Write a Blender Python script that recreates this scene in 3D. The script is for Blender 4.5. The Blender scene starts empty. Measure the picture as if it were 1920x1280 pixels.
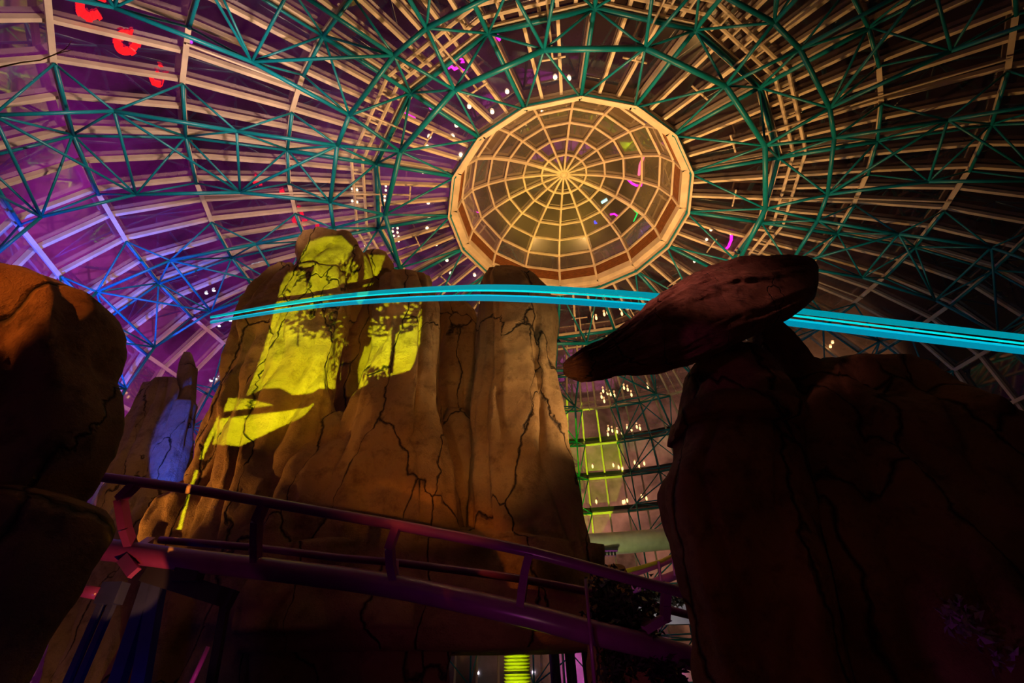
import bpy, math, random
import numpy as np
from mathutils import Vector, Matrix, noise
from mathutils.bvhtree import BVHTree
random.seed(7)
R = math.radians
scene = bpy.context.scene
col = scene.collection

# ------------------------------------------------------------------ camera
F = 920.0                       # focal length in pixels of the 1920 frame
PITCH, ROLL = 0.62246, -0.0156
EYE = 1.6
S = 25.0                        # metres per dome unit
AX, AY = 0.14685 * S, 0.8140 * S  # axis of the dome
cam_d = bpy.data.cameras.new('camera')
cam_d.sensor_width = 36; cam_d.lens = F * 36 / 1920; cam_d.clip_end = 300; cam_d.clip_start = .05
cam = bpy.data.objects.new('camera', cam_d); col.objects.link(cam)
M3 = Matrix.Rotation(math.pi / 2 + PITCH, 3, 'X') @ Matrix.Rotation(ROLL, 3, 'Z')
cam.matrix_world = Matrix.Translation((0, 0, EYE)) @ M3.to_4x4()
scene.camera = cam

# ------------------------------------------------------------------ view, world
scene.view_settings.view_transform = 'Standard'; scene.view_settings.look = 'None'
scene.view_settings.exposure = 0; scene.view_settings.gamma = 1
scene.view_settings.use_curve_mapping = False
w = bpy.data.worlds.new('night'); scene.world = w; w.use_nodes = True
w.node_tree.nodes['Background'].inputs[0].default_value = (0.35, 0.28, 0.42, 1)
w.node_tree.nodes['Background'].inputs[1].default_value = 0.006

# ------------------------------------------------------------------ lamps of the hall
def spot(name, loc, tgt, power, color, deg, blend=.4, rad=.15):
    l = bpy.data.lights.new(name, 'SPOT'); l.energy = power; l.color = color
    l.spot_size = R(deg); l.spot_blend = blend; l.shadow_soft_size = rad
    o = bpy.data.objects.new(name, l); col.objects.link(o); o.location = loc
    o.rotation_euler = (Vector(tgt) - Vector(loc)).to_track_quat('-Z', 'Y').to_euler()
    return o
def point(name, loc, power, color, rad=.2):
    l = bpy.data.lights.new(name, 'POINT'); l.energy = power; l.color = color; l.shadow_soft_size = rad
    o = bpy.data.objects.new(name, l); col.objects.link(o); o.location = loc
    return o
AMB = (1, .52, .15)
spot('amber_uplight', (5.5, 18, 11), (AX + .3, AY + 1, 27), 13000, AMB, 120, .9, .4)
spot('amber_uplight', (10, 21, 13), (15, 18, 25), 3600, AMB, 100, 1, .4)
spot('amber_uplight', (1, 12, 14.5), (-1, 11, 25), 4500, (1, .58, .24), 140, 1, .4)
spot('yellow_cupola_spot', (3.0, 17, 14), (AX - .6, AY + 1.6, 27), 5000, (1, .78, .05), 30, .6, .1)
spot('pale_uplight', (-6, 9, 15.5), (-15, 12, 22), 4500, (1, .66, .50), 110, .9, .4)
spot('pale_uplight', (-8, 15, 12), (-15, 21, 21), 2000, (1, .62, .6), 100, .9, .4)
spot('cool_uplight', (9, 16, 8), (15, 24, 19), 800, (.6, .85, 1), 90, .9, .3)
spot('blue_uplight', (-15, 14.5, 4), (-22, 18.5, 16.5), 30000, (.04, .10, 1), 52, .6, .1)
spot('magenta_uplight', (-13, 20, 5), (-20.5, 27, 18), 3000, (.9, .12, .9), 50, .7, .1)
spot('green_wall_spot', (2.2, 36.5, 3), (2.2, 44, 15.5), 15000, (.62, 1, .0), 50, .03, .1)
# added spots outside the dome make the translucent glass glow
spot('outside_purple_fill', (-48, 4, 26), (-17, 10, 18), 40000, (.62, .02, .60), 75, .7, .3)
spot('outside_purple_fill', (-46, 32, 20), (-16, 24, 16), 24000, (.60, .05, .55), 75, .7, .3)
spot('outside_magenta_fill', (-22, 26, 44), (-6, 20, 25), 16000, (.9, .2, .75), 45, .8, .3)
spot('outside_tan_fill', (12, 78, 30), (9, 44, 17), 80000, (1, .44, .22), 50, .6, .3)
spot('outside_amber_fill', (52, 52, 24), (21.5, 31, 20.5), 45000, (1, .45, .14), 20, .6, .3)
spot('outside_low_magenta_fill', (12, 66, 3), (8, 46, 2.5), 34000, (.85, .10, .75), 30, .6, .3)
# rock floods
spot('rock_flood', (-12.0, 10.6, 2.6), (-4.0, 13, 13.0), 2000, (1, .47, .11), 62, .9, .1)
spot('rock_fill', (.8, 1.6, 1.7), (-2.6, 12.5, 8.9), 1400, (1, .41, .075), 39, .6, .05)
spot('rock_fill', (-2.5, 2.5, 1.7), (.1, 12.7, 8.6), 620, (1, .70, .40), 30, .7, .05)
spot('yellow_spill', (-2.6, 3.0, 1.2), (-7.0, 13.5, 10.8), 2300, (1, .70, .03), 22, .9, .05)

spot('rock_flood', (3.8, 10.6, 6.2), (.3, 12.9, 10.2), 1200, (1, .70, .42), 78, 1, .1)
spot('base_fill', (.6, 6.2, .8), (.2, 12, 3.4), 16, (1, .66, .3), 70, .9, .1)
spot('boulder_uplight', (-8.6, .6, 6.8), (-6.6, 4.2, 5.6), 1700, (1, .29, .03), 25, .35, .03)
spot('red_flood', (.9, 2.4, .5), (3.4, 7, 4.0), 22, (1, .20, .035), 70, .9, .1)
spot('plum_flood', (.6, 3.2, 8.0), (3.2, 7.0, 7.4), 900, (.85, .31, .25), 42, .8, .2)
spot('pedestal_spot', (2.2, 4.6, 5.6), (3.5, 7.2, 5.9), 9, (.85, .10, .45), 34, .8, .05)
spot('blue_side_spot', (-9.0, 10.4, 3.6), (-10.6, 15, 8.7), 6500, (.015, .085, 1), 20, .2, .02)
spot('spire_flood', (-9.8, 8.6, 4.4), (-12.2, 15, 8.6), 340, (1, .48, .11), 46, .7, .05)
spot('spire_flood', (-9.8, 10.6, .8), (-10.6, 14, 3.0), 70, (1, .45, .10), 90, .8, .05)
spot('blue_floor_glow', (-3.4, 2.0, .5), (-4.6, 4.8, 2.2), 9, (.03, .05, 1), 100, .8, .1)
spot('blue_post_glow', (-5.2, 7.6, .5), (-7.2, 9.7, 1.6), 40, (.03, .05, 1), 90, .8, .1)
spot('magenta_track_spot', (.2, 5.8, .4), (.4, 9.4, 3.0), 38, (.8, .02, .75), 90, .7, .1)

# ------------------------------------------------------------------ picture <-> place
def ray(u, v):
    d = M3 @ Vector(((u - 960) / F, (640 - v) / F, -1))
    return d
def P(u, v, Y):
    d = ray(u, v)
    return Vector((0, 0, EYE)) + d * (Y / d.y)
def proj(p):
    q = M3.transposed() @ (Vector(p) - Vector((0, 0, EYE)))
    if q.z > -.05: return None
    return 960 + F * q.x / -q.z, 640 - F * q.y / -q.z
def seen(p, m=250):
    q = proj(p)
    return q is not None and -m < q[0] < 1920 + m and -m < q[1] < 1280 + m

# ------------------------------------------------------------------ materials
def mat(name, color, rough=.5, metal=0, spec=.5, emit=None, es=1):
    m = bpy.data.materials.new(name); m.use_nodes = True
    b = m.node_tree.nodes['Principled BSDF']
    b.inputs['Base Color'].default_value = (*color, 1); b.inputs['Roughness'].default_value = rough
    b.inputs['Metallic'].default_value = metal; b.inputs['Specular IOR Level'].default_value = spec
    if emit:
        b.inputs['Emission Color'].default_value = (*emit, 1); b.inputs['Emission Strength'].default_value = es
    return m
def mottle(m, scale, amount):
    nt = m.node_tree; b = nt.nodes['Principled BSDF']; c = tuple(b.inputs['Base Color'].default_value)
    tc = nt.nodes.new('ShaderNodeTexCoord'); n = nt.nodes.new('ShaderNodeTexNoise'); n.inputs['Scale'].default_value = scale
    n.inputs['Detail'].default_value = 6
    r = nt.nodes.new('ShaderNodeMapRange'); r.inputs[1].default_value = .3; r.inputs[2].default_value = .7
    r.inputs[3].default_value = 1 - amount; r.inputs[4].default_value = 1 + amount * .3
    x = nt.nodes.new('ShaderNodeMix'); x.data_type = 'RGBA'; x.blend_type = 'MULTIPLY'; x.inputs[0].default_value = 1
    x.inputs[6].default_value = c
    nt.links.new(tc.outputs['Object'], n.inputs['Vector']); nt.links.new(n.outputs['Fac'], r.inputs[0])
    nt.links.new(r.outputs[0], x.inputs[7]); nt.links.new(x.outputs[2], b.inputs['Base Color'])
    return m
def rock_mat(name, c1, c2, c3, vscale=1.0, crack=.02, layer=0.0):
    m = bpy.data.materials.new(name); m.use_nodes = True
    nt = m.node_tree; N = nt.nodes; L = nt.links; b = N['Principled BSDF']
    b.inputs['Roughness'].default_value = .85; b.inputs['Specular IOR Level'].default_value = .2
    tc = N.new('ShaderNodeTexCoord'); mp = N.new('ShaderNodeMapping')
    mp.inputs['Scale'].default_value = (1, 1, .30)
    L.new(tc.outputs['Object'], mp.inputs['Vector'])
    def nz(scale, detail=6, rough=.6, src=None):
        n = N.new('ShaderNodeTexNoise'); n.inputs['Scale'].default_value = scale
        n.inputs['Detail'].default_value = detail; n.inputs['Roughness'].default_value = rough
        L.new(src or tc.outputs['Object'], n.inputs['Vector']); return n
    big = nz(.55 * vscale, 4); med = nz(2.2 * vscale, 8, .65); fine = nz(26 * vscale, 6, .7)
    ramp = N.new('ShaderNodeValToRGB'); e = ramp.color_ramp.elements
    e[0].position = .38; e[0].color = (*c2, 1); e[1].position = .58; e[1].color = (*c1, 1)
    L.new(big.outputs['Fac'], ramp.inputs[0])
    mx = N.new('ShaderNodeMix'); mx.data_type = 'RGBA'
    mr = N.new('ShaderNodeMapRange'); mr.inputs[1].default_value = .48; mr.inputs[2].default_value = .72
    mr.inputs[4].default_value = .95
    L.new(med.outputs['Fac'], mr.inputs[0]); L.new(mr.outputs[0], mx.inputs[0])
    L.new(ramp.outputs[0], mx.inputs[6]); mx.inputs[7].default_value = (*c3, 1)
    # wandering cracks: edges of warped tall cells
    wv = nz(.8 * vscale, 5, .5); sub = N.new('ShaderNodeVectorMath'); sub.operation = 'SUBTRACT'; sub.inputs[1].default_value = (.5, .5, .5)
    L.new(wv.outputs['Color'], sub.inputs[0])
    sc = N.new('ShaderNodeVectorMath'); sc.operation = 'SCALE'; sc.inputs['Scale'].default_value = .75
    L.new(sub.outputs[0], sc.inputs[0])
    ad = N.new('ShaderNodeVectorMath'); ad.operation = 'ADD'; L.new(mp.outputs[0], ad.inputs[0]); L.new(sc.outputs[0], ad.inputs[1])
    vo = N.new('ShaderNodeTexVoronoi'); vo.feature = 'DISTANCE_TO_EDGE'; vo.inputs['Scale'].default_value = .5 * vscale
    L.new(ad.outputs[0], vo.inputs['Vector'])
    cw = N.new('ShaderNodeMapRange'); cw.inputs[1].default_value = 0; cw.inputs[2].default_value = .16
    cw.inputs[3].default_value = crack * .25; cw.inputs[4].default_value = crack * 1.6
    cn = nz(.9 * vscale, 2); L.new(cn.outputs['Fac'], cw.inputs[0]); cw.inputs[1].default_value = .35; cw.inputs[2].default_value = .7
    ck = N.new('ShaderNodeMapRange'); ck.inputs[1].default_value = 0; L.new(vo.outputs['Distance'], ck.inputs[0]); L.new(cw.outputs[0], ck.inputs[2])
    mc = N.new('ShaderNodeMix'); mc.data_type = 'RGBA'; L.new(ck.outputs[0], mc.inputs[0])
    mc.inputs[6].default_value = (.02, .013, .008, 1); L.new(mx.outputs[2], mc.inputs[7])
    out_c = mc.outputs[2]
    L.new(out_c, b.inputs['Base Color'])
    # relief
    h = N.new('ShaderNodeMath'); h.operation = 'MULTIPLY_ADD'; h.inputs[1].default_value = .35
    L.new(fine.outputs['Fac'], h.inputs[0]); L.new(med.outputs['Fac'], h.inputs[2])
    h2 = N.new('ShaderNodeMath'); h2.operation = 'MULTIPLY_ADD'; h2.inputs[1].default_value = .8
    L.new(ck.outputs[0], h2.inputs[0]); L.new(h.outputs[0], h2.inputs[2])
    last = h2.outputs[0]
    if layer:
        mp2 = N.new('ShaderNodeMapping'); mp2.inputs['Rotation'].default_value = (0, R(24), 0); mp2.inputs['Scale'].default_value = (.5, .6, 5)
        L.new(tc.outputs['Object'], mp2.inputs['Vector'])
        ln = nz(1.6, 8, .65, mp2.outputs[0])
        h3 = N.new('ShaderNodeMath'); h3.operation = 'MULTIPLY_ADD'; h3.inputs[1].default_value = layer
        L.new(ln.outputs['Fac'], h3.inputs[0]); L.new(last, h3.inputs[2]); last = h3.outputs[0]
    bp = N.new('ShaderNodeBump'); bp.inputs['Strength'].default_value = .9; bp.inputs['Distance'].default_value = .16
    L.new(last, bp.inputs['Height']); L.new(bp.outputs[0], b.inputs['Normal'])
    return m
def glass_mat(name, tint, rough, alpha=.04, gloss=.28, glow=.3, mirror=.28):
    m = bpy.data.materials.new(name); m.use_nodes = True
    nt = m.node_tree; N = nt.nodes; L = nt.links; b = N['Principled BSDF']
    b.inputs['Roughness'].default_value = rough; b.inputs['Specular IOR Level'].default_value = .8
    b.inputs['Alpha'].default_value = 1 - alpha
    tc = N.new('ShaderNodeTexCoord'); n = N.new('ShaderNodeTexNoise'); n.inputs['Scale'].default_value = .35; n.inputs['Detail'].default_value = 5
    L.new(tc.outputs['Object'], n.inputs['Vector'])
    r = N.new('ShaderNodeValToRGB'); e = r.color_ramp.elements
    e[0].position = .35; e[0].color = (tint[0] * .45, tint[1] * .45, tint[2] * .5, 1); e[1].position = .65; e[1].color = (*tint, 1)
    L.new(n.outputs['Fac'], r.inputs[0]); L.new(r.outputs[0], b.inputs['Base Color'])  # noise in the tint imitates patchy reflections
    b.inputs['Coat Weight'].default_value = gloss; b.inputs['Coat Roughness'].default_value = .03
    tr = N.new('ShaderNodeBsdfTranslucent'); mxs = N.new('ShaderNodeMixShader'); mxs.inputs[0].default_value = glow
    x = N.new('ShaderNodeMix'); x.data_type = 'RGBA'; x.blend_type = 'MULTIPLY'; x.inputs[0].default_value = 1; x.inputs[6].default_value = (1, .8, .95, 1)
    n2 = N.new('ShaderNodeTexNoise'); n2.inputs['Scale'].default_value = .22; n2.inputs['Detail'].default_value = 6; n2.inputs['Roughness'].default_value = .6
    r2 = N.new('ShaderNodeMapRange'); r2.inputs[1].default_value = .36; r2.inputs[2].default_value = .66; r2.inputs[3].default_value = .12; r2.inputs[4].default_value = 1
    L.new(tc.outputs['Object'], n2.inputs['Vector']); L.new(n2.outputs['Fac'], r2.inputs[0]); L.new(r2.outputs[0], x.inputs[7]); L.new(x.outputs[2], tr.inputs['Color'])
    gl = N.new('ShaderNodeBsdfGlossy'); gl.inputs['Roughness'].default_value = .03; gl.inputs['Color'].default_value = (1, .9, .92, 1)
    mg = N.new('ShaderNodeMixShader'); mg.inputs[0].default_value = mirror
    L.new(b.outputs[0], mxs.inputs[1]); L.new(tr.outputs[0], mxs.inputs[2])
    L.new(mxs.outputs[0], mg.inputs[1]); L.new(gl.outputs[0], mg.inputs[2]); L.new(mg.outputs[0], N['Material Output'].inputs[0])
    return m
TEAL = mottle(mat('teal_paint', (.002, .22, .30), .38), 1.5, .25)
CREAM = mottle(mat('cream_paint', (.72, .58, .45), .5), 1.2, .25)
GLASS = glass_mat('pink_roof_glass', (.035, .018, .024), .2)
WGLASS = glass_mat('milky_wall_glass', (.30, .21, .19), .25, mirror=.14)
CGLASS = glass_mat('skylight_glass', (.20, .165, .11), .16, glow=.05)
LOUVRE = mottle(mat('rust_louvre', (.22, .07, .02), .6), 4, .3)
PURPLE = mottle(mat('purple_track_paint', (.20, .03, .17), .28), 3, .2)
STEEL = mat('dark_steel', (.02, .02, .03), .45)
NAVY = mottle(mat('navy_post_paint', (.03, .04, .12), .4), 3, .3)
ROCK = rock_mat('painted_sandstone', (.50, .29, .10), (.34, .18, .062), (.18, .085, .03), 1.0, .016)
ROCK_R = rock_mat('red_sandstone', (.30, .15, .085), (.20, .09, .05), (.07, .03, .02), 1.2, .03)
ROCK_B = rock_mat('layered_boulder_stone', (.32, .15, .10), (.22, .095, .07), (.05, .025, .025), 1.4, .008, 2.2)
ROCK_S = rock_mat('spire_stone', (.36, .25, .18), (.26, .17, .11), (.14, .09, .06), 1.2, .012)

# ------------------------------------------------------------------ mesh helpers
class MB:
    def __init__(s): s.v = []; s.f = []
    def tube(s, p, q, r, n=8, r2=None, cap=True):
        p = Vector(p); q = Vector(q); d = q - p
        if d.length < 1e-6: return s
        d.normalize(); a = d.orthogonal().normalized(); b = d.cross(a); k = len(s.v); r2 = r if r2 is None else r2
        for c, rr in ((p, r), (q, r2)):
            for i in range(n):
                t = 2 * math.pi * i / n; s.v.append(c + (a * math.cos(t) + b * math.sin(t)) * rr)
        for i in range(n): s.f.append((k + i, k + (i + 1) % n, k + n + (i + 1) % n, k + n + i))
        if cap: s.f.append(tuple(k + i for i in reversed(range(n)))); s.f.append(tuple(k + n + i for i in range(n)))
        return s
    def path(s, pts, r, n=8):
        pts = [Vector(p) for p in pts]; k = len(s.v); m = len(pts); a = None
        for i, p in enumerate(pts):
            d = (pts[min(i + 1, m - 1)] - pts[max(i - 1, 0)]).normalized()
            a = d.orthogonal().normalized() if a is None else (a - d * a.dot(d)).normalized()
            b = d.cross(a); rr = r[i] if isinstance(r, (list, tuple)) else r
            for j in range(n):
                t = 2 * math.pi * j / n; s.v.append(p + (a * math.cos(t) + b * math.sin(t)) * rr)
        for i in range(m - 1):
            for j in range(n):
                s.f.append((k + i * n + j, k + i * n + (j + 1) % n, k + (i + 1) * n + (j + 1) % n, k + (i + 1) * n + j))
        s.f.append(tuple(k + j for j in reversed(range(n)))); s.f.append(tuple(k + (m - 1) * n + j for j in range(n)))
        return s
    def bar(s, p, q, up, w, h):            # rectangular bar from p to q, w across, h along up
        p = Vector(p); q = Vector(q); d = (q - p).normalized(); up = Vector(up); up = (up - d * up.dot(d)).normalized(); sd = d.cross(up); k = len(s.v)
        for c in (p, q):
            for a, b in ((-1, -1), (1, -1), (1, 1), (-1, 1)): s.v.append(c + sd * (a * w / 2) + up * (b * h / 2))
        for i in range(4): s.f.append((k + i, k + (i + 1) % 4, k + 4 + (i + 1) % 4, k + 4 + i))
        s.f.append((k + 3, k + 2, k + 1, k)); s.f.append((k + 4, k + 5, k + 6, k + 7))
        return s
    def box(s, c, x, y, z):                # half-axis vectors
        c = Vector(c); x = Vector(x); y = Vector(y); z = Vector(z); k = len(s.v)
        for a in (-1, 1):
            for b in (-1, 1):
                for d in (-1, 1): s.v.append(c + x * a + y * b + z * d)
        for f in ((0, 1, 3, 2), (4, 6, 7, 5), (0, 4, 5, 1), (2, 3, 7, 6), (0, 2, 6, 4), (1, 5, 7, 3)): s.f.append(tuple(k + i for i in f))
        return s
    def prism(s, pts, off):
        k = len(s.v); n = len(pts); off = Vector(off)
        s.v += [Vector(p) for p in pts] + [Vector(p) + off for p in pts]
        s.f.append(tuple(k + i for i in range(n))); s.f.append(tuple(k + n + i for i in reversed(range(n))))
        for i in range(n): s.f.append((k + (i + 1) % n, k + i, k + n + i, k + n + (i + 1) % n))
        return s
    def ball(s, c, r, n=8, m=5, st=(1, 1, 1)):
        c = Vector(c); k = len(s.v)
        for i in range(m + 1):
            t = math.pi * i / m
            for j in range(n):
                a = 2 * math.pi * j / n
                s.v.append(c + Vector((math.sin(t) * math.cos(a) * r * st[0], math.sin(t) * math.sin(a) * r * st[1], math.cos(t) * r * st[2])))
        for i in range(m):
            for j in range(n): s.f.append((k + i * n + j, k + i * n + (j + 1) % n, k + (i + 1) * n + (j + 1) % n, k + (i + 1) * n + j))
        return s
    def build(s, name, m, parent=None, smooth=False, loc=None):
        me = bpy.data.meshes.new(name)
        o = bpy.data.objects.new(name, me)
        off = Vector(loc) if loc is not None else Vector((0, 0, 0))
        if parent is not None: off = parent.get('_at') and Vector(parent['_at']) or Vector((0, 0, 0))
        me.from_pydata([tuple(Vector(v) - off) for v in s.v], [], s.f); me.materials.append(m)
        if smooth: me.shade_smooth()
        col.objects.link(o)
        if parent is not None: o.parent = parent
        elif loc is not None: o.location = loc
        return o
def empty(name, loc=(0, 0, 0)):
    o = bpy.data.objects.new(name, None); col.objects.link(o); o.location = loc; o['_at'] = tuple(loc); o.empty_display_size = .2
    return o
def tag(o, label=None, cat=None, group=None, kind=None):
    for k, v in (('label', label), ('category', cat), ('group', group), ('kind', kind)):
        if v: o[k] = v
    return o

# ------------------------------------------------------------------ the dome
prof = [(.300, 1.0), (.476, .956), (.645, .911), (.810, .859), (.955, .778), (1.034, .665), (1.05, .535), (1.06, .40), (1.06, .265), (1.06, .13), (1.06, .012), (1.06, -.064)]
lprof = {1: (.437, .880), 2: (.548, .854), 3: (.708, .808), 4: (.864, .746), 5: (.966, .652), 6: (.985, .545), 7: (.985, .42), 8: (.985, .28), 9: (.985, .14), 10: (.985, .02)}
def cyl(r, z, az): return Vector((AX + r * S * math.cos(R(az)), AY + r * S * math.sin(R(az)), z * S + EYE))
def T(i, az): return cyl(prof[i][0], prof[i][1], az)
def T48(i, az):                      # on the 16-sided outline
    if i >= 2: return T(i, az)
    k = math.floor(az / 22.5); a0, a1 = k * 22.5, (k + 1) * 22.5; f = (az - a0) / 22.5
    return T(i, a0).lerp(T(i, a1), f) if abs(f) > 1e-6 else T(i, a0)
def Ln(i, az): return cyl(*lprof[i], az)
def nrm(i, az):                      # inward normal of the roof
    a = prof[max(i - 1, 0)]; b = prof[min(i + 1, len(prof) - 1)]
    t = Vector((b[0] - a[0], b[1] - a[1])).normalized(); n = Vector((t.y, -t.x))
    if n.x > 0 or (abs(n.x) < 1e-6 and n.y > 0): n = -n
    return Vector((n.x * math.cos(R(az)), n.x * math.sin(R(az)), n.y))
def roof_hit(u, v, inset=0.0):       # where a sight line meets the roof
    d = ray(u, v); o = Vector((0, 0, EYE)); lo = None
    pr = [(a * S - inset, b * S - inset * .6) for a, b in prof]
    t = 5.0
    while t < 90:
        p = o + d * t; r = math.hypot(p.x - AX, p.y - AY); z = p.z - EYE
        zz = None
        if r >= pr[5][0]: zz = -1e9 if r > np.interp(-z, [-q[1] for q in pr[5:]], [q[0] for q in pr[5:]]) else 1e9
        else: zz = np.interp(r, [q[0] for q in pr[:6]], [q[1] for q in pr[:6]])
        if z > zz: return p
        t += .05
    return o + d * 60

floor = MB()
k = [cyl(1.3, -.064, a * 22.5) for a in range(16)]
floor.v = k; floor.f = [tuple(range(16))]
fo = floor.build('floor', mottle(mat('dark_paving', (.03, .025, .022), .7), 2, .4)); fo['kind'] = 'structure'; fo['label'] = 'dark paved floor of the indoor park'

ceiling = empty('ceiling', (AX, AY, EYE)); tag(ceiling, 'tinted glass roof and walls of the dome with cream glazing bars', 'roof', kind='structure')
NT = len(prof)
for k in range(16):
    for i0, i1, gm in ((0, 4, GLASS), (4, NT - 1, WGLASS if k in (2, 3, 4, 5) else GLASS)):
      b = MB()
      for i in range(i0, i1):
        for h in range(3):
            a0, a1 = k * 22.5 + h * 7.5, k * 22.5 + h * 7.5 + 7.5
            q = [T48(i, a0), T48(i + 1, a0), T48(i + 1, a1), T48(i, a1)]
            n0 = len(b.v); b.v += q; b.f.append((n0, n0 + 1, n0 + 2, n0 + 3))
      b.build('glass_pane', gm, ceiling)
for j in range(96):                  # glazing bars run down the roof between the rings
    az = j * 3.75; b = MB(); ok = False
    for i in range(0 if j % 2 == 0 else 1, NT - 1):
        p, q = T48(i, az), T48(i + 1, az)
        n = nrm(i, az)
        wd = .15 if j % 6 else .2
        b.bar(p + n * .2, q + nrm(i + 1, az) * .2, n, wd, .24)
        ok = ok or seen(p, 500) or seen(q, 500)
    if ok: b.build('glazing_bar', CREAM, ceiling)
for i in range(1, NT - 1):           # purlins
    b = MB()
    m_ = 16 if i == 1 else 48
    for k in range(m_):
        p, q = T(i, k * 360 / m_), T(i, (k + 1) * 360 / m_); n = nrm(i, (k + .5) * 360 / m_)
        b.bar(p + n * .42, q + n * .42, n, .2 if i > 1 else .4, .14)
    b.build('purlin', CREAM, ceiling)

for i in range(4, 9):                # dark service ledges along the far wall
    b = MB()
    for k in range(5, 17):
        p, q = T(i, k * 7.5), T(i, (k + 1) * 7.5); n = nrm(i, (k + .5) * 7.5)
        b.bar(p + n * .3 + Vector((0, 0, .35)), q + n * .3 + Vector((0, 0, .35)), (0, 0, 1), .5, .34)
    b.build('service_ledge', STEEL, ceiling)
CLOCK = {}
def clock(k):
    a, b = proj(T(0, k * 22.5)), proj(T(1, k * 22.5))
    an = math.degrees(math.atan2(b[0] - a[0], a[1] - b[1])) % 360
    h = an / 30; q = int(round(h * 4)) % 48
    while q in CLOCK.values(): q = (q + 1) % 48
    CLOCK[k] = q
    hh = ['twelve', 'one', 'two', 'three', 'four', 'five', 'six', 'seven', 'eight', 'nine', 'ten', 'eleven']
    f = q % 4; H = hh[q // 4]; H1 = hh[(q // 4 + 1) % 12]
    return [H + " o'clock", 'quarter past ' + H, 'half past ' + H, 'quarter to ' + H1][f]
LT = 10
for k in range(16):                  # sixteen triangular rib trusses
    a = k * 22.5
    tr = empty('roof_truss', tuple(T(0, a)))
    tag(tr, 'teal tubular roof truss leaving the skylight rim at %s' % clock(k), 'roof truss', 'rib trusses of the dome')
    def add(name, p, q, r, m=TEAL, n=8):
        if seen(p, 200) or seen(q, 200) or seen((Vector(p) + Vector(q)) / 2, 200):
            MB().tube(p, q, r * .68, n).build(name, m, tr, True)
    D = [T(i, a) + nrm(i, a) * .62 for i in range(NT)]
    for i in range(0, 2): add('upper_chord', D[i], D[i + 1], .15)
    for i in range(2, LT): add('upper_chord', D[i], D[i + 1], .09)
    add('brace', D[0], Ln(1, a + 11.25), .085); add('brace', D[0], Ln(1, a - 11.25), .085)
    add('brace', D[1], Ln(1, a + 11.25), .085); add('brace', D[1], Ln(1, a - 11.25), .085)
    for sg in (-1, 1):
        n2 = Ln(2, a + sg * 7.5)
        add('brace', D[1], n2, .085); add('lower_chord', Ln(1, a + sg * 11.25), n2, .11)
        add('brace', T(2, a) + nrm(2, a) * .55, n2, .08)
        add('brace', T48(2, a + sg * 7.5) + nrm(2, a) * .55, n2, .08)
        prev = n2
        for i in range(3, LT + 1):
            Lc = Ln(i, a + sg * 5.625)
            add('lower_chord', prev, Lc, .125 if i < 5 else .1)
            for ti in (i - 1, i):
                if ti >= LT: continue
                add('brace', T(ti, a) + nrm(ti, a) * .55, Lc, .07)
                add('brace', T48(ti, a + sg * 7.5) + nrm(ti, a) * .55, Lc, .07)
            prev = Lc
    for i in range(3, LT + 1):
        add('cross_tube', Ln(i, a - 5.625), Ln(i, a + 5.625), .09)
        if i < LT: add('brace', Ln(i, a - 5.625), Ln(i + 1, a + 5.625), .08)
    add('brace', Ln(2, a + 7.5), Ln(3, a - 5.625), .1)
    for i in range(2, LT):
        add('ring_tube', T48(i, a - 7.5) + nrm(i, a) * .62, D[i], .11)
        add('ring_tube', D[i], T48(i, a + 7.5) + nrm(i, a) * .62, .11)
def ringbeam(name, pts, r, label, m=TEAL):
    e = empty(name, (AX, AY, pts[0].z)); tag(e, label, 'ring beam')
    for i in range(len(pts)):
        p, q = pts[i], pts[(i + 1) % len(pts)]
        if seen(p, 300) or seen(q, 300): MB().tube(p, q, r * .7).build('tube_length', m, e, True)
    return e
ringbeam('ring_beam', [T(0, k * 22.5) + Vector((0, 0, -.62)) for k in range(16)], .17, 'teal tube ring around the rim of the round skylight')
ringbeam('ring_beam', [Ln(1, (k + .5) * 22.5) for k in range(16)], .19, 'thick teal ring beam hanging just outside the skylight rim')
ringbeam('ring_beam', [Ln(2, (k // 2) * 22.5 + (-7.5, 7.5)[k % 2]) for k in range(32)], .15, 'outer teal ring beam zigzagging through the trusses around the skylight')
ringbeam('ring_beam', [T(1, k * 22.5) + nrm(1, k * 22.5) * .62 for k in range(16)], .17, 'teal ring tube beside the cream catwalk around the skylight')

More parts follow.
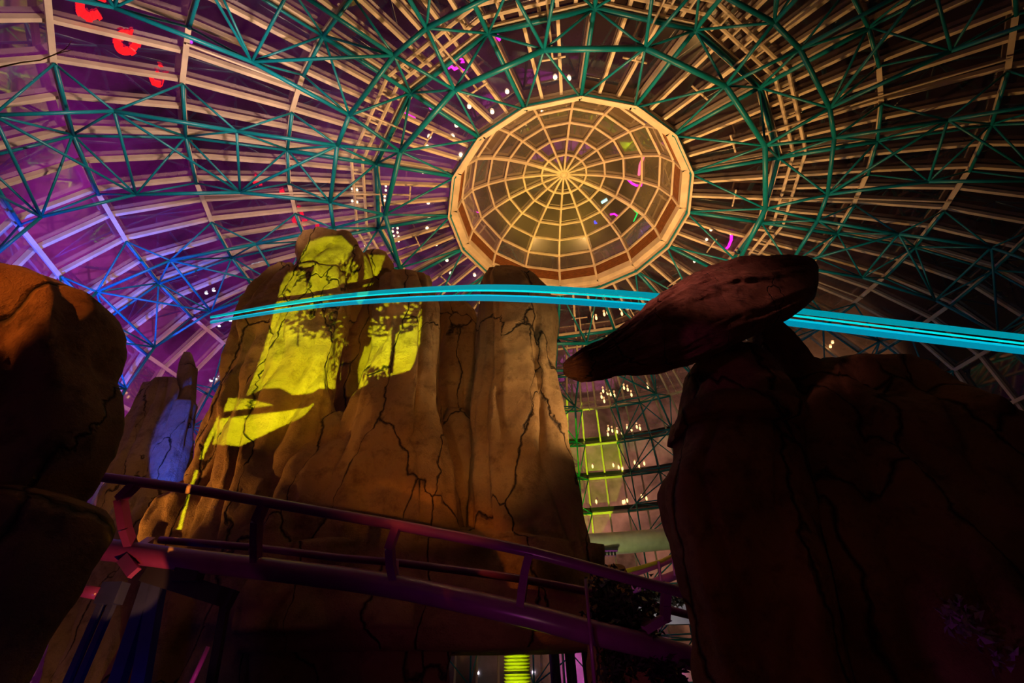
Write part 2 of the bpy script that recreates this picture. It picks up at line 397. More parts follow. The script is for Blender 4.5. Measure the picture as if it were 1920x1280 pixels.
# catwalk rail ring and sprinkler pipes
cw = empty('catwalk', (AX, AY, EYE + .93 * S)); tag(cw, 'narrow cream maintenance catwalk ladder circling the skylight', 'catwalk')
for nm, rr, zz in (('side_rail', .52, .922), ('side_rail', .498, .927)):
    b = MB()
    for k in range(16): b.tube(cyl(rr, zz, k * 22.5), cyl(rr, zz, (k + 1) * 22.5), .09, 6)
    b.build(nm, CREAM, cw)
for k in range(96):
    az = k * 3.75; p, q = cyl(.498 * .985, .927, az), cyl(.52 * .985, .922, az)
    if seen(p, 60): MB().tube(p, q, .06, 5).build('rung', CREAM, cw)
e = None
for k, off in ((0, 0), (1, 0), (2, 0), (3, 0), (5, 0), (6, 0), (7, 0), (8, 0), (9, 0), (10, 0), (11, 0), (12, 0), (13, 0), (14, 0), (15, 0)):
    az = k * 22.5 + 13
    if not (seen(cyl(.39, .93, az), 50)): continue
    q = CLOCK[k]; hh = ['twelve', 'one', 'two', 'three', 'four', 'five', 'six', 'seven', 'eight', 'nine', 'ten', 'eleven']
    nm = [hh[q // 4] + " o'clock", 'quarter past ' + hh[q // 4], 'half past ' + hh[q // 4], 'quarter to ' + hh[(q // 4 + 1) % 12]][q % 4]
    pp = empty('sprinkler_pipe', tuple(cyl(.39, .93, az))); tag(pp, 'thin cream sprinkler pipe beside the truss at %s from the skylight' % nm, 'pipe', 'sprinkler pipes under the roof')
    MB().tube(cyl(.39, .945, az), cyl(.62, .89, az), .05, 6).tube(cyl(.62, .89, az), cyl(.80, .835, az), .045, 6).build('supply_pipe', CREAM, pp)
    MB().tube(cyl(.39, .945, az - 3.5), cyl(.39, .945, az + 3.5), .05, 6).build('branch_pipe', CREAM, pp)

# ------------------------------------------------------------------ skylight cupola
cu = empty('skylight', (AX, AY, EYE + S)); tag(cu, 'round domed glass skylight with cream ribs at the dome crown', 'skylight')
cprof = [(.272, 1.045), (.247, 1.083), (.206, 1.107), (.161, 1.124), (.112, 1.135), (.063, 1.141), (.030, 1.1435), (.0, 1.144)]
b = MB()
for k in range(16):
    a0, a1 = k * 22.5, (k + 1) * 22.5
    p, q = cyl(.292, 1.0, a0), cyl(.292, 1.0, a1); b.bar(p, q, (0, 0, 1), .55, .5)
    p, q = cyl(.30, .985, a0), cyl(.30, .985, a1); b.bar(p, q, (0, 0, 1), .12, .9)
b.build('curb', CREAM, cu)
b = MB()
for k in range(16):
    a0, a1 = k * 22.5, (k + 1) * 22.5
    for s_ in range(9):
        z = 1.008 + s_ * .0042
        p, q = cyl(.285 - (z - 1) * .27, z, a0), cyl(.285 - (z - 1) * .27, z, a1); b.bar(p, q, (0, 0, 1), .06, .09)
    n0 = len(b.v); b.v += [cyl(.289, 1.0, a0), cyl(.289, 1.0, a1), cyl(.276, 1.045, a1), cyl(.276, 1.045, a0)]; b.f.append((n0, n0 + 1, n0 + 2, n0 + 3))
b.build('louvre_band', LOUVRE, cu)
for k in range(16):
    a0, a1 = k * 22.5, (k + 1) * 22.5; b = MB()
    for i in range(len(cprof) - 1):
        q = [cyl(*cprof[i], a0), cyl(*cprof[i], a1), cyl(*cprof[i + 1], a1), cyl(*cprof[i + 1], a0)]
        n0 = len(b.v); b.v += q; b.f.append((n0, n0 + 1, n0 + 2, n0 + 3))
    b.build('glass_pane', CGLASS, cu)
    b = MB(); th = .2 if k % 8 in (1,) else .13
    b.bar(cyl(.282, 1.0, a0), cyl(.270, 1.045, a0), (math.cos(R(a0)), math.sin(R(a0)), 0), .16, .16)
    for i in range(len(cprof) - 1):
        b.bar(cyl(cprof[i][0] - .002, cprof[i][1] - .006, a0), cyl(max(cprof[i + 1][0] - .002, 0), cprof[i + 1][1] - .006, a0), (0, 0, 1), th, .2)
    b.build('rib', CREAM, cu)
for i in range(6):
    b = MB()
    for k in range(16):
        a0, a1 = k * 22.5, (k + 1) * 22.5
        b.bar(cyl(cprof[i][0] - .002, cprof[i][1] - .006, a0), cyl(cprof[i][0] - .002, cprof[i][1] - .006, a1), (0, 0, 1), .12, .14)
    b.build('ring_bar', CREAM, cu)
MB().ball(cyl(0, 1.138, 0), .3, 12, 6).build('hub', CREAM, cu)

# ------------------------------------------------------------------ rocks
ROCK_TRIS = []
def loft(name, levels, m, parent, dr=.8, nphi=120, dz=.09, rough=.05, flute=.08, grooves=(), ex=3.0, seed=0, sink=True, rec=True, relief=1.0):
    """levels: (v, x left, x right, distance of the middle) from the top down; every level becomes a rounded slab of real depth"""
    pts = []
    for lv in levels:
        v, xl, xr, Y = lv[:4]
        a, b_ = P(xl, v, Y), P(xr, v, Y); c = (a + b_) / 2
        hd = lv[4] if len(lv) > 4 else (b_ - a).length / 2 * dr
        pts.append((c.z, c.x, c.y, (b_.x - a.x) / 2, hd))
    pts.sort()
    z = [p[0] for p in pts]; zt, zb = z[-1], z[0]
    n = max(8, int((zt - zb) / dz)); rows = []
    zs = np.linspace(zb, zt, n); zs = list(zs)
    f = lambda zz, i: float(np.interp(zz, z, [p[i] for p in pts]))
    b = MB()
    def rad(phi, zz, hw):
        q = Vector((math.cos(phi) * 1.3, math.sin(phi) * 1.3, zz * .16 + seed * 7.3))
        w_ = flute * noise.noise(q * 2.1) * 1.6
        for g0, amp, wd, wander in grooves:
            gc = R(g0) + wander * noise.noise(Vector((zz * .35, g0, seed)))
            d = (phi - gc + math.pi) % (2 * math.pi) - math.pi
            w_ -= 1.5 * amp * math.exp(-(d / R(wd)) ** 2)
        return 1 + w_
    for zz in zs:
        cx, cy, hw, hd = f(zz, 1), f(zz, 2), f(zz, 3), f(zz, 4)
        for j in range(nphi):
            t = 2 * math.pi * j / nphi; c_, s_ = math.cos(t), math.sin(t)
            e_ = 2 / ex
            x = math.copysign(abs(c_) ** e_, c_); y = math.copysign(abs(s_) ** e_, s_)
            rr = rad(t, zz, hw)
            p = Vector((cx + hw * x * rr, cy + hd * y * rr, zz))
            q = Vector((p.x, p.y, p.z * .75)) * .9 + Vector((seed * 3.1, 0, 0))
            d = noise.fractal(q, .9, 2.1, 4) * rough * 1.3
            d += noise.noise(Vector((q.x * .8, q.y * .8, q.z * .3))) * rough * 1.5
            d += noise.noise(q * 2.6) * rough * .7
            d -= max(0, .16 - abs(noise.noise(Vector((q.x * .55 + 9, q.y * .55, q.z * .2))))) * rough * 14 * relief
            out = Vector((x * hd, y * hw, 0))
            if out.length > 1e-6: out.normalize()
            b.v.append(p + out * d * min(1, hw * 1.4))
    N_ = len(zs)
    for i in range(N_ - 1):
        for j in range(nphi):
            b.f.append((i * nphi + j, i * nphi + (j + 1) % nphi, (i + 1) * nphi + (j + 1) % nphi, (i + 1) * nphi + j))
    # domed cap
    cx, cy, hw, hd = f(zt, 1), f(zt, 2), f(zt, 3), f(zt, 4); last = (N_ - 1) * nphi
    cap = len(b.v); rise = min(hw, hd) * .35; prev = last
    for s_ in (.8, .5, .2):
        k0 = len(b.v)
        for j in range(nphi):
            p = b.v[last + j]; c0 = Vector((cx, cy, zt))
            q = c0 + (p - c0) * s_; q.z = zt + rise * (1 - s_ ** 2); q.z += noise.noise(q * 1.7) * rough * .8
            b.v.append(q)
        for j in range(nphi): b.f.append((prev + j, prev + (j + 1) % nphi, k0 + (j + 1) % nphi, k0 + j))
        prev = k0
    b.f.append(tuple(prev + j for j in range(nphi)))
    b.f.append(tuple(j for j in reversed(range(nphi))))
    if rec: ROCK_TRIS.append((list(b.v), list(b.f)))
    return b.build(name, m, parent, True)

form = empty('rock_formation', (-1.5, 13, 0)); tag(form, 'tall cracked sandstone rock formation of several columns behind the coaster track', 'rock')
FR = 270    # azimuth of the front face
# left massif
loft('rock_column', [(497, 520, 552, 14.2), (530, 496, 575, 14.1), (600, 450, 590, 13.9), (640, 436, 590, 13.8), (700, 426, 590, 13.7), (740, 412, 570, 13.6), (790, 393, 560, 13.5), (840, 380, 545, 13.4), (890, 366, 530, 13.3), (960, 347, 520, 13.2), (1030, 330, 510, 13.1), (1100, 318, 500, 13), (1180, 300, 490, 13)], ROCK, form, .75, seed=1, grooves=((235, .10, 9, .5), (262, .10, 6, .5)), rough=.09)
loft('rock_column', [(447, 588, 640, 14.3), (458, 570, 662, 14.3), (480, 560, 679, 14.2), (515, 552, 687, 14.1), (560, 548, 668, 14.0), (620, 540, 644, 13.9), (660, 535, 632, 13.8), (800, 520, 612, 13.6)], ROCK, form, .8, seed=2, grooves=((255, .14, 8, .4), (300, .1, 12, .3)), rough=.09)
loft('rock_column', [(505, 545, 592, 13.5), (520, 536, 650, 13.4), (560, 528, 652, 13.3), (590, 518, 650, 13.2), (620, 508, 642, 13.15), (660, 494, 633, 13.1), (700, 478, 628, 13.0), (740, 462, 624, 13.0), (790, 442, 622, 12.9), (840, 420, 612, 12.8), (900, 398, 600, 12.7), (960, 380, 590, 12.6), (1030, 365, 580, 12.5), (1100, 350, 570, 12.5), (1180, 340, 560, 12.5)], ROCK, form, .62, seed=3, grooves=((252, .09, 4, .35), (284, .12, 8, .4), (228, .08, 9, .3)), rough=.08)
loft('rock_column', [(480, 684, 728, 15.6), (492, 678, 737, 15.5), (520, 676, 740, 15.5), (570, 690, 722, 15.7), (600, 695, 715, 16.2)], ROCK, form, .8, seed=4, rough=.07)
# recess between the two columns
loft('recess_wall', [(560, 640, 725, 17), (640, 615, 720, 16.9), (700, 600, 715, 16.8), (800, 590, 712, 16.6)], ROCK, form, .6, seed=5)
# second column
loft('rock_column', [(519, 724, 772, 13.8), (527, 722, 806, 13.7), (560, 714, 820, 13.5), (600, 707, 824, 13.4), (660, 698, 823, 13.2), (700, 688, 822, 13.1), (735, 680, 822, 13.0), (790, 655, 828, 12.9), (850, 636, 846, 12.8), (920, 612, 862, 12.7), (1000, 588, 868, 12.6), (1100, 560, 876, 12.5), (1190, 540, 884, 12.4)], ROCK, form, .7, seed=6, grooves=((300, .16, 6, .15), (265, .05, 4, .5), (240, .06, 10, .4)), rough=.07)
loft('rock_column', [(548, 800, 816, 13.2), (600, 793, 825, 13.1), (690, 790, 824, 13.0), (760, 784, 822, 12.9), (800, 780, 815, 12.95)], ROCK, form, .9, nphi=60, seed=16, rough=.06)
# dark recessed column
loft('rock_column', [(558, 826, 852, 15.4), (572, 818, 880, 15.3), (610, 812, 896, 15.2), (700, 810, 896, 15), (800, 810, 898, 14.8), (900, 812, 898, 14.4), (1000, 815, 895, 13.9)], ROCK, form, .6, seed=7, grooves=((285, .1, 8, .3),), rough=.07)
loft('rock_column', [(770, 838, 868, 14.1), (800, 828, 890, 13.9), (850, 822, 898, 13.6), (920, 818, 900, 13.3), (1000, 815, 900, 13), (1100, 810, 900, 12.8)], ROCK, form, .8, seed=17, rough=.06)
# right column
loft('rock_column', [(508, 928, 972, 13.9), (516, 914, 988, 13.85), (540, 900, 1012, 13.75), (568, 895, 1032, 13.65), (600, 891, 1041, 13.55), (650, 890, 1043, 13.4), (700, 889, 1046, 13.25), (780, 886, 1053, 13.05), (850, 886, 1063, 12.9), (920, 884, 1077, 12.8), (980, 880, 1092, 12.7), (1035, 876, 1110, 12.6), (1100, 872, 1124, 12.5), (1190, 866, 1140, 12.4)], ROCK, form, .75, seed=8, grooves=((256, .05, 3, .3), (292, .06, 4, .3), (236, .1, 7, .2)), rough=.06, ex=3.2)
# lower apron blocks
loft('apron_block', [(778, 606, 648, 13.0), (800, 576, 676, 12.8), (850, 540, 704, 12.5), (900, 512, 716, 12.35), (1000, 470, 740, 12.2), (1100, 452, 752, 12.1), (1190, 440, 760, 12)], ROCK, form, .5, seed=9, grooves=((255, .1, 6, .4), (282, .1, 6, .4)), rough=.09)
loft('apron_block', [(792, 690, 730, 12.7), (810, 668, 790, 12.4), (860, 660, 830, 12.2), (940, 652, 848, 12.1), (1060, 640, 860, 12), (1190, 630, 868, 12)], ROCK, form, .45, seed=10, grooves=((250, .08, 6, .4), (290, .08, 5, .4)), rough=.08)
loft('apron_block', [(905, 330, 372, 13), (940, 300, 440, 12.8), (1000, 270, 470, 12.6), (1060, 255, 480, 12.5), (1200, 200, 480, 12.4), (1330, 150, 470, 12.3)], ROCK, form, .5, seed=11, rough=.12)
# overhanging base and the cave under it
loft('base_overhang', [(1040, 470, 1120, 12.7, 1.5), (1120, 400, 1140, 12.6, 1.5), (1180, 380, 1150, 12.6, 1.5), (1224, 390, 1150, 12.7, 1.3)], ROCK, form, .5, nphi=160, seed=12, rough=.12, grooves=((250, .05, 4, .5), (275, .05, 4, .5), (290, .05, 3, .5)))
loft('cave_side', [(1150, 270, 850, 13.2, 1.2), (1230, 270, 846, 13.2, 1.2), (1262, 270, 834, 13.2, 1.2), (1340, 250, 838, 13.2, 1.2)], ROCK, form, .5, seed=13, rough=.12)
loft('base_block', [(1062, 1130, 1170, 11.2), (1075, 1110, 1175, 11), (1140, 1106, 1190, 10.8), (1200, 1104, 1240, 10.7), (1340, 1100, 1290, 10.6)], ROCK, form, .6, seed=14, rough=.1)

sp = empty('rock_spires', (-9, 16, 0)); tag(sp, 'slender jagged rock spires washed in blue light at the far left', 'rock')
loft('spire', [(662, 346, 358, 15.8), (685, 338, 364, 15.7), (740, 330, 364, 15.5), (800, 315, 360, 15.3), (860, 300, 350, 15.1), (930, 285, 335, 14.9), (1000, 270, 320, 14.7), (1100, 250, 300, 14.5)], ROCK_S, sp, .8, nphi=80, seed=21, rough=.05, ex=4.5)
loft('spire', [(690, 358, 370, 15.9), (745, 352, 366, 15.7), (800, 345, 358, 15.5)], ROCK_S, sp, .8, nphi=60, seed=22, rough=.03, ex=4)
loft('spire', [(710, 290, 334, 15.3), (735, 278, 340, 15.2), (800, 250, 332, 15.0), (880, 216, 318, 14.8), (950, 190, 300, 14.6), (1000, 170, 285, 14.5), (1100, 140, 270, 14.3), (1340, 60, 240, 14)], ROCK_S, sp, .5, nphi=120, seed=23, rough=.08, ex=3.5, grooves=((250, .2, 7, .3), (285, .2, 8, .25)))
loft('spire', [(755, 330, 366, 15.0), (800, 318, 360, 14.9), (850, 300, 350, 14.8), (900, 285, 336, 14.7), (960, 262, 318, 14.6), (1040, 240, 300, 14.5), (1150, 215, 280, 14.4)], ROCK_S, sp, .9, nphi=90, seed=24, rough=.06, ex=3.5)
loft('spire', [(720, 268, 300, 15.6), (745, 262, 300, 15.5), (800, 240, 290, 15.3), (900, 200, 270, 15)], ROCK_S, sp, .8, nphi=70, seed=25, rough=.06, ex=4)

lb = empty('boulder', (-5.2, 5, 0)); tag(lb, 'large dark overhanging boulder with orange lit top at the left edge', 'boulder')
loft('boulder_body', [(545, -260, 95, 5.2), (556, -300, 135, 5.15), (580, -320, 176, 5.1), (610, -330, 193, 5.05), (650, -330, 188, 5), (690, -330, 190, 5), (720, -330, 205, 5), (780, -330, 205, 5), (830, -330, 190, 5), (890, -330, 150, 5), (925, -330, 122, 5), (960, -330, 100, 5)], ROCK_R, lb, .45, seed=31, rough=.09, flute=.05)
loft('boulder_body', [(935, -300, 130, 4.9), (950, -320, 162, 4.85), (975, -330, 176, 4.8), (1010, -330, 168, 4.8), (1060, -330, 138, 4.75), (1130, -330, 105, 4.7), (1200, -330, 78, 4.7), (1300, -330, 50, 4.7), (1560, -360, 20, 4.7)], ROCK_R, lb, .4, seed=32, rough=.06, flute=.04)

rr_ = empty('rock_mass', (4.5, 7.5, 0)); tag(rr_, 'huge dark red rock mass filling the lower right corner', 'rock')
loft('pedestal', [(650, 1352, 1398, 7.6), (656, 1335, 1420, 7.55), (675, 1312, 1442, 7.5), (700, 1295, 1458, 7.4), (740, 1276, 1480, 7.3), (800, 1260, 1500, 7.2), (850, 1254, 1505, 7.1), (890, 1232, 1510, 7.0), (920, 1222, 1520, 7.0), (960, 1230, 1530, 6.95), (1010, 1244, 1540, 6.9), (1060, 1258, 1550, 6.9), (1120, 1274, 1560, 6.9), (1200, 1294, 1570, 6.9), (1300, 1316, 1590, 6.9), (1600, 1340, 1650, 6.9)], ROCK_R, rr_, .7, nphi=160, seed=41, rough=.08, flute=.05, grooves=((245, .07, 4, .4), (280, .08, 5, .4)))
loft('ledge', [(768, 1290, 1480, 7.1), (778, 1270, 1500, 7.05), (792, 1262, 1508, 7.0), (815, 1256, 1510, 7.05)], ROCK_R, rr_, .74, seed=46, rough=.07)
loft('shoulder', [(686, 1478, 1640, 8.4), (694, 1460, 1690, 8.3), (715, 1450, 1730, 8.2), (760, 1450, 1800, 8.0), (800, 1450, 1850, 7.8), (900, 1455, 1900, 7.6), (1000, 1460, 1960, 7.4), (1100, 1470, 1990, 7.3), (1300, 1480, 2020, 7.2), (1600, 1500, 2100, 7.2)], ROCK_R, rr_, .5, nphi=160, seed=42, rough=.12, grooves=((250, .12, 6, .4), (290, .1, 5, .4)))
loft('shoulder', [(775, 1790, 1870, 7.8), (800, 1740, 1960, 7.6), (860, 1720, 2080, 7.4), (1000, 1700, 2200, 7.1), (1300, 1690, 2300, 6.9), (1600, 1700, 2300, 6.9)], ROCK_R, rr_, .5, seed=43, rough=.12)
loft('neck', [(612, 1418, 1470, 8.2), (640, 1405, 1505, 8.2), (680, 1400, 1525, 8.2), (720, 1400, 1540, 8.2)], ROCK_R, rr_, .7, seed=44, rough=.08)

# balanced boulder: a slab laid along its own long axis
bb = empty('balanced_boulder', tuple(P(1330, 650, 7.3))); tag(bb, 'long layered boulder balanced on top of the right hand rock pedestal', 'boulder')
st = [  # u, v top, v bottom, distance
    (1056, 683, 699, 6.35), (1062, 676, 704, 6.4), (1090, 657, 712, 6.45), (1130, 641, 706, 6.55), (1180, 604, 697, 6.65), (1240, 550, 692, 6.8), (1290, 522, 676, 6.9),
    (1330, 505, 656, 7.0), (1390, 489, 632, 7.1), (1435, 490, 614, 7.2), (1460, 487, 602, 7.25), (1480, 483, 592, 7.3), (1510, 483, 572, 7.35), (1528, 488, 556, 7.4), (1535, 500, 528, 7.42)]
b = MB(); nph = 180; us = np.concatenate([np.linspace(1056, 1066, 5), np.linspace(1070, 1524, 200), np.linspace(1527, 1535, 5)])
for u in us:
    u = float(u)
    vt = np.interp(u, [s_[0] for s_ in st], [s_[1] for s_ in st]); vb = np.interp(u, [s_[0] for s_ in st], [s_[2] for s_ in st]); Y = np.interp(u, [s_[0] for s_ in st], [s_[3] for s_ in st])
    a, c_ = P(u, vt, Y), P(u, vb, Y); ce = (a + c_) / 2; ha = (a - c_) / 2
    dep = min(1.5, ha.length * 1.5 + .05)
    fw = ce - Vector((0, 0, EYE)); fw.normalize()
    for j in range(nph):
        t = 2 * math.pi * j / nph; x, y = math.sin(t), math.cos(t)
        x = math.copysign(abs(x) ** .6, x); y = math.copysign(abs(y) ** .8, y)
        p = ce + ha * x * 1.06 + fw * (dep * y)
        q = Vector((p.x * .55 + p.z * .2, p.y * .7, (p.z - p.x * .45) * 2.2))
        tt = j / nph * 6.283
        ax_ = Vector((math.cos(tt) * 3.2, math.sin(tt) * 3.2, u * .0055))
        st_ = noise.noise(ax_ * 1.7) * .10 + (.5 - abs(noise.noise(ax_ * 3.1 + Vector((3, 0, 0))))) * .12 - .03
        d = st_ + noise.fractal(q, .85, 2.1, 5) * .06 + (.09 if u > 1462 and u < 1520 and j % nph < 22 else 0) * (1 - j / 22) + (abs(noise.noise(q * .8 + Vector((5, 5, 5)))) * -.07)
        o_ = (ha * x + fw * (dep * y)); o_ = o_.normalized() if o_.length > 1e-6 else o_
        b.v.append(p + o_ * d * min(1, ha.length * 2.2))
nu = len(us)
for i in range(nu - 1):
    for j in range(nph): b.f.append((i * nph + j, (i + 1) * nph + j, (i + 1) * nph + (j + 1) % nph, i * nph + (j + 1) % nph))
b.f.append(tuple(range(nph))); b.f.append(tuple((nu - 1) * nph + j for j in reversed(range(nph))))
b.build('boulder_body', ROCK_B, bb, True)

# ------------------------------------------------------------------ coaster track
tk = empty('coaster_track', (-2, 9.6, 0)); tag(tk, 'purple tubular roller coaster track with bracket arms sweeping across the lower picture', 'coaster track')
def curve(pts, n=60):                # smooth curve through (u, v, distance)
    pts = np.array(pts, float); s_ = np.linspace(pts[0, 0], pts[-1, 0], n)
    out = []
    for u in s_:
        out.append(P(u, np.interp(u, pts[:, 0], pts[:, 1]), np.interp(u, pts[:, 0], pts[:, 2])))
    for _ in range(3):
        out = [out[0]] + [(out[i - 1] + out[i] * 2 + out[i + 1]) / 4 for i in range(1, n - 1)] + [out[-1]]
    return out
MB().path(curve([(165, 1026, 9.6), (250, 1036, 9.6), (330, 1047, 9.6), (500, 1066, 9.5), (660, 1086, 9.4), (760, 1102, 9.35), (900, 1132, 9.3), (1000, 1155, 9.35), (1100, 1183, 9.5), (1200, 1206, 9.8), (1320, 1240, 10.2)]), [.19 + .0 * i for i in range(60)], 20).build('spine_tube', PURPLE, tk, True)
MB().path(curve([(135, 887, 8.9), (260, 903, 8.9), (360, 917, 8.8), (500, 941, 8.7), (640, 966, 8.6), (745, 984, 8.6), (900, 1014, 8.6), (995, 1034, 8.6), (1100, 1062, 8.75), (1190, 1088, 9.0), (1260, 1105, 9.3), (1340, 1128, 9.7)]), .088, 14).build('running_rail', PURPLE, tk, True)
MB().path(curve([(300, 1012, 10.8), (480, 1026, 10.7), (640, 1046, 10.6), (745, 1054, 10.5), (900, 1074, 10.4), (985, 1086, 10.4), (1100, 1108, 10.5), (1190, 1127, 10.7), (1290, 1152, 11.1)]), .075, 12).build('running_rail', PURPLE, tk, True)
arms = [((262, 900, 8.9), (226, 935, 9.05), (235, 990, 9.3), (250, 1035, 9.6), (282, 1012, 10.8)), ((500, 936, 8.7), (482, 975, 8.9), (480, 1015, 9.2), (480, 1058, 9.45), (474, 1026, 10.7)),
        ((745, 984, 8.6), (731, 1025, 8.85), (733, 1060, 9.1), (740, 1094, 9.35), (740, 1054, 10.5)), ((993, 1033, 8.6), (984, 1070, 8.85), (978, 1105, 9.1), (974, 1143, 9.3), (984, 1086, 10.4)),
        ((1250, 1096, 9.3), (1248, 1130, 9.5), (1247, 1158, 9.7), (1210, 1180, 9.8), (1220, 1135, 10.8))]
for a_ in arms:
    b = MB(); q = [P(*x) for x in a_]
    for i in range(3): b.bar(q[i], q[i + 1], (0, 1, .2), .13, .2)
    b.bar(q[3], q[4], (0, 0, 1), .14, .12)
    b.build('bracket_arm', PURPLE, tk)
b = MB(); q0 = P(178, 1028, 9.6); q1 = P(160, 1026, 9.6); b.tube(q0, q1, .235, 20); b.build('flange', PURPLE, tk, True)
b = MB(); b.bar(P(232, 1046, 9.45), P(252, 1074, 9.4), (0, 1, 0), .2, .1); b.build('gusset', PURPLE, tk)

spot('orange_track_spot', tuple(P(300, 1240, 8.6)), tuple(P(205, 1034, 9.6)), 260, (1, .33, .07), 38, .3, .02)
s1 = empty('track_support', (-7.6, 9.7, 0)); tag(s1, 'slim blue twin post track support beside the left boulder', 'track support')
for x0, x1 in ((196, 122), (216, 142)):
    t_ = P(x0, 1120, 9.6); q_ = P(x1, 1290, 9.6); d = (q_ - t_); g = t_ + d * (t_.z / -d.z)
    MB().bar(t_, g, (0, 1, 0), .1, .1).build('post', NAVY, s1)
MB().box(P(211, 1112, 9.5), (.17, 0, 0), (0, .12, 0), (0, 0, .17)).build('head_box', NAVY, s1)
MB().path([P(118, 1102, 9.4), P(150, 1106, 9.4), P(184, 1112, 9.4)], .1, 10).build('stub_pipe', PURPLE, s1, True)
s2 = empty('track_support', (-6.6, 9.8, 0)); tag(s2, 'heavy navy track support with a cross beam under the purple spine tube', 'track support')
for x0, x1, ww in ((288, 217, .2), (300, 262, .22)):
    t_ = P(x0, 1072, 9.8); q_ = P(x1, 1290, 9.8); d = (q_ - t_); g = t_ + d * (t_.z / -d.z)
    MB().bar(t_, g, (0, 1, 0), ww, .2).build('post', NAVY, s2)
MB().bar(P(276, 1074, 9.7), P(436, 1124, 9.7), (0, 0, 1), .2, .3).build('cross_beam', STEEL, s2)
MB().box(P(358, 1066, 9.6), (.22, 0, 0), (0, .12, 0), (0, 0, .22)).build('saddle', STEEL, s2)
t_ = P(425, 1120, 9.8); q_ = P(395, 1290, 9.8); d = q_ - t_; g = t_ + d * (t_.z / -d.z)
MB().bar(t_, g, (0, 1, 0), .13, .13).build('post', STEEL, s2)
PINK = mat('pink_painted_pole', (.7, .12, .45), .35)
b = MB().tube(P(391, 1212, 8.6), P(350, 1300, 8.6), .035, 8); pk = b.build('pole', PINK, None, True); tag(pk, 'thin pink painted pole leaning under the purple track', 'pole')
spot('pink_pole_spot', tuple(P(330, 1400, 7.6)), tuple(P(375, 1245, 8.6)), 14, (1, .2, .6), 40, .5, .02)
b = MB().tube(P(1098, 1085, 8.9), P(1116, 1300, 8.9), .028, 8); tag(b.build('pole', PURPLE, None, True), 'slim purple vertical pole in front of the ivy', 'pole')

# ------------------------------------------------------------------ cyan trails of moving light, built as solid glowing bars
CY1 = mat('cyan_light_deep', (.0, .05, .06), .4, emit=(0, .27, .34), es=1)
CY2 = mat('cyan_light_bright', (.0, .05, .06), .4, emit=(0, .78, .78), es=1)
CY3 = mat('blue_cyan_light', (.0, .05, .06), .4, emit=(.0, .55, .72), es=1)
lt = empty('light_trail', tuple(P(960, 552, 10))); tag(lt, 'long glowing cyan light strip left by a moving light across the hall above the rocks', 'light strip')
base = [(395, 600, 11.6), (500, 581, 11.4), (600, 566, 11.1), (700, 556, 10.9), (800, 550, 10.7), (900, 547, 10.5), (1000, 549, 10.3), (1100, 555, 10.1), (1220, 564, 10), (1460, 590, 10), (1700, 619, 10), (1960, 650, 10)]
def trail(nm, o0, o1, o2, hw, m):
    pts = [(u, v + np.interp(u, [400, 1000, 1920], [o0, o1, o2]), d) for u, v, d in base]
    c = curve(pts, 70); b = MB()
    for i in range(69):
        b.bar(c[i], c[i + 1], (0, -.6, .8), .05, hw * 2 * (.35 + .65 * min(1, i / 22)))
    b.build(nm, m, lt)
trail('broad_trail', -6, -10, -13, .075, CY1)
trail('bright_trail', -4, -3, -1, .024, CY2)
trail('bright_trail', 2, 7, 6, .026, CY3)
trail('broad_trail', 5, 13, 14, .07, CY1 if False else mat('cyan_light_blue', (0, .05, .06), .4, emit=(0, .25, .38)))

# ------------------------------------------------------------------ far wall items
WHITE = mottle(mat('white_duct_paint', (.62, .62, .52), .45), 2, .2)
du = empty('air_duct', tuple(P(1170, 1020, 34))); tag(du, 'fat white round air duct crossing the far wall between the rocks', 'air duct')
MB().path([P(1040, 1024, 33), P(1100, 1021, 33.5), P(1170, 1017, 34), P(1260, 1009, 34.5), P(1330, 1000, 35)], .68, 20).build('duct_tube', WHITE, du, True)
b = MB()
for i in range(7): b.box(P(1117 + i * 6, 1038, 33), (.05, 0, 0), (0, .1, 0), (0, 0, .12))
b.box(P(1128, 1031, 33), (1.0, 0, 0), (0, .2, 0), (0, 0, .06)); b.build('vent_grille', STEEL, du)
d2 = MB().path([P(201, 800, 19), P(172, 850, 19), P(140, 910, 19)], .62, 18).build('air_duct', WHITE, None, True); tag(d2, 'blue lit white duct end between the left boulder and the spires', 'air duct')
spot('blue_duct_lamp', tuple(P(230, 900, 16)), tuple(P(172, 850, 19)), 900, (.12, .10, 1), 60, .6, .1)
gt = empty('coaster_track', tuple(P(1220, 1080, 26))); tag(gt, 'small pink and yellow curved track seen far off between the rocks', 'coaster track')
YEL = mat('yellow_rail_paint', (.6, .5, .03), .4); PNK = mat('magenta_rail_paint', (.5, .08, .4), .4)
MB().path([P(1165, 1072, 25), P(1200, 1064, 26), P(1240, 1052, 27), P(1270, 1038, 28)], .1, 8).build('rail', YEL, gt, True)
MB().path([P(1165, 1082, 25), P(1200, 1072, 26), P(1240, 1058, 27), P(1275, 1042, 28)], .12, 8).build('rail', PNK, gt, True)
MB().path([P(1150, 1112, 25), P(1200, 1102, 26), P(1250, 1084, 27), P(1280, 1072, 28)], .22, 8).build('spine', PNK, gt, True)
for u in (1190, 1235, 1262):
    MB().tube(P(u, 1066 - (u - 1190) * .3, 26.5), P(u + 4, 1104 - (u - 1190) * .35, 26.5), .07, 6).build('tie', PNK, gt)
wl = MB().box(P(1250, 1150, 24), (2.6, 0, 0), (0, .2, 0), (0, 0, .42)); tag(wl.build('parapet', mottle(mat('pale_parapet_paint', (.6, .58, .62), .6), 2, .15)), 'pale flat parapet slab behind the ivy at the foot of the rock', 'parapet')
spot('parapet_lamp', tuple(P(1240, 1165, 21)), tuple(P(1245, 1148, 24)), 90, (.9, .85, 1), 100, .6, .1)
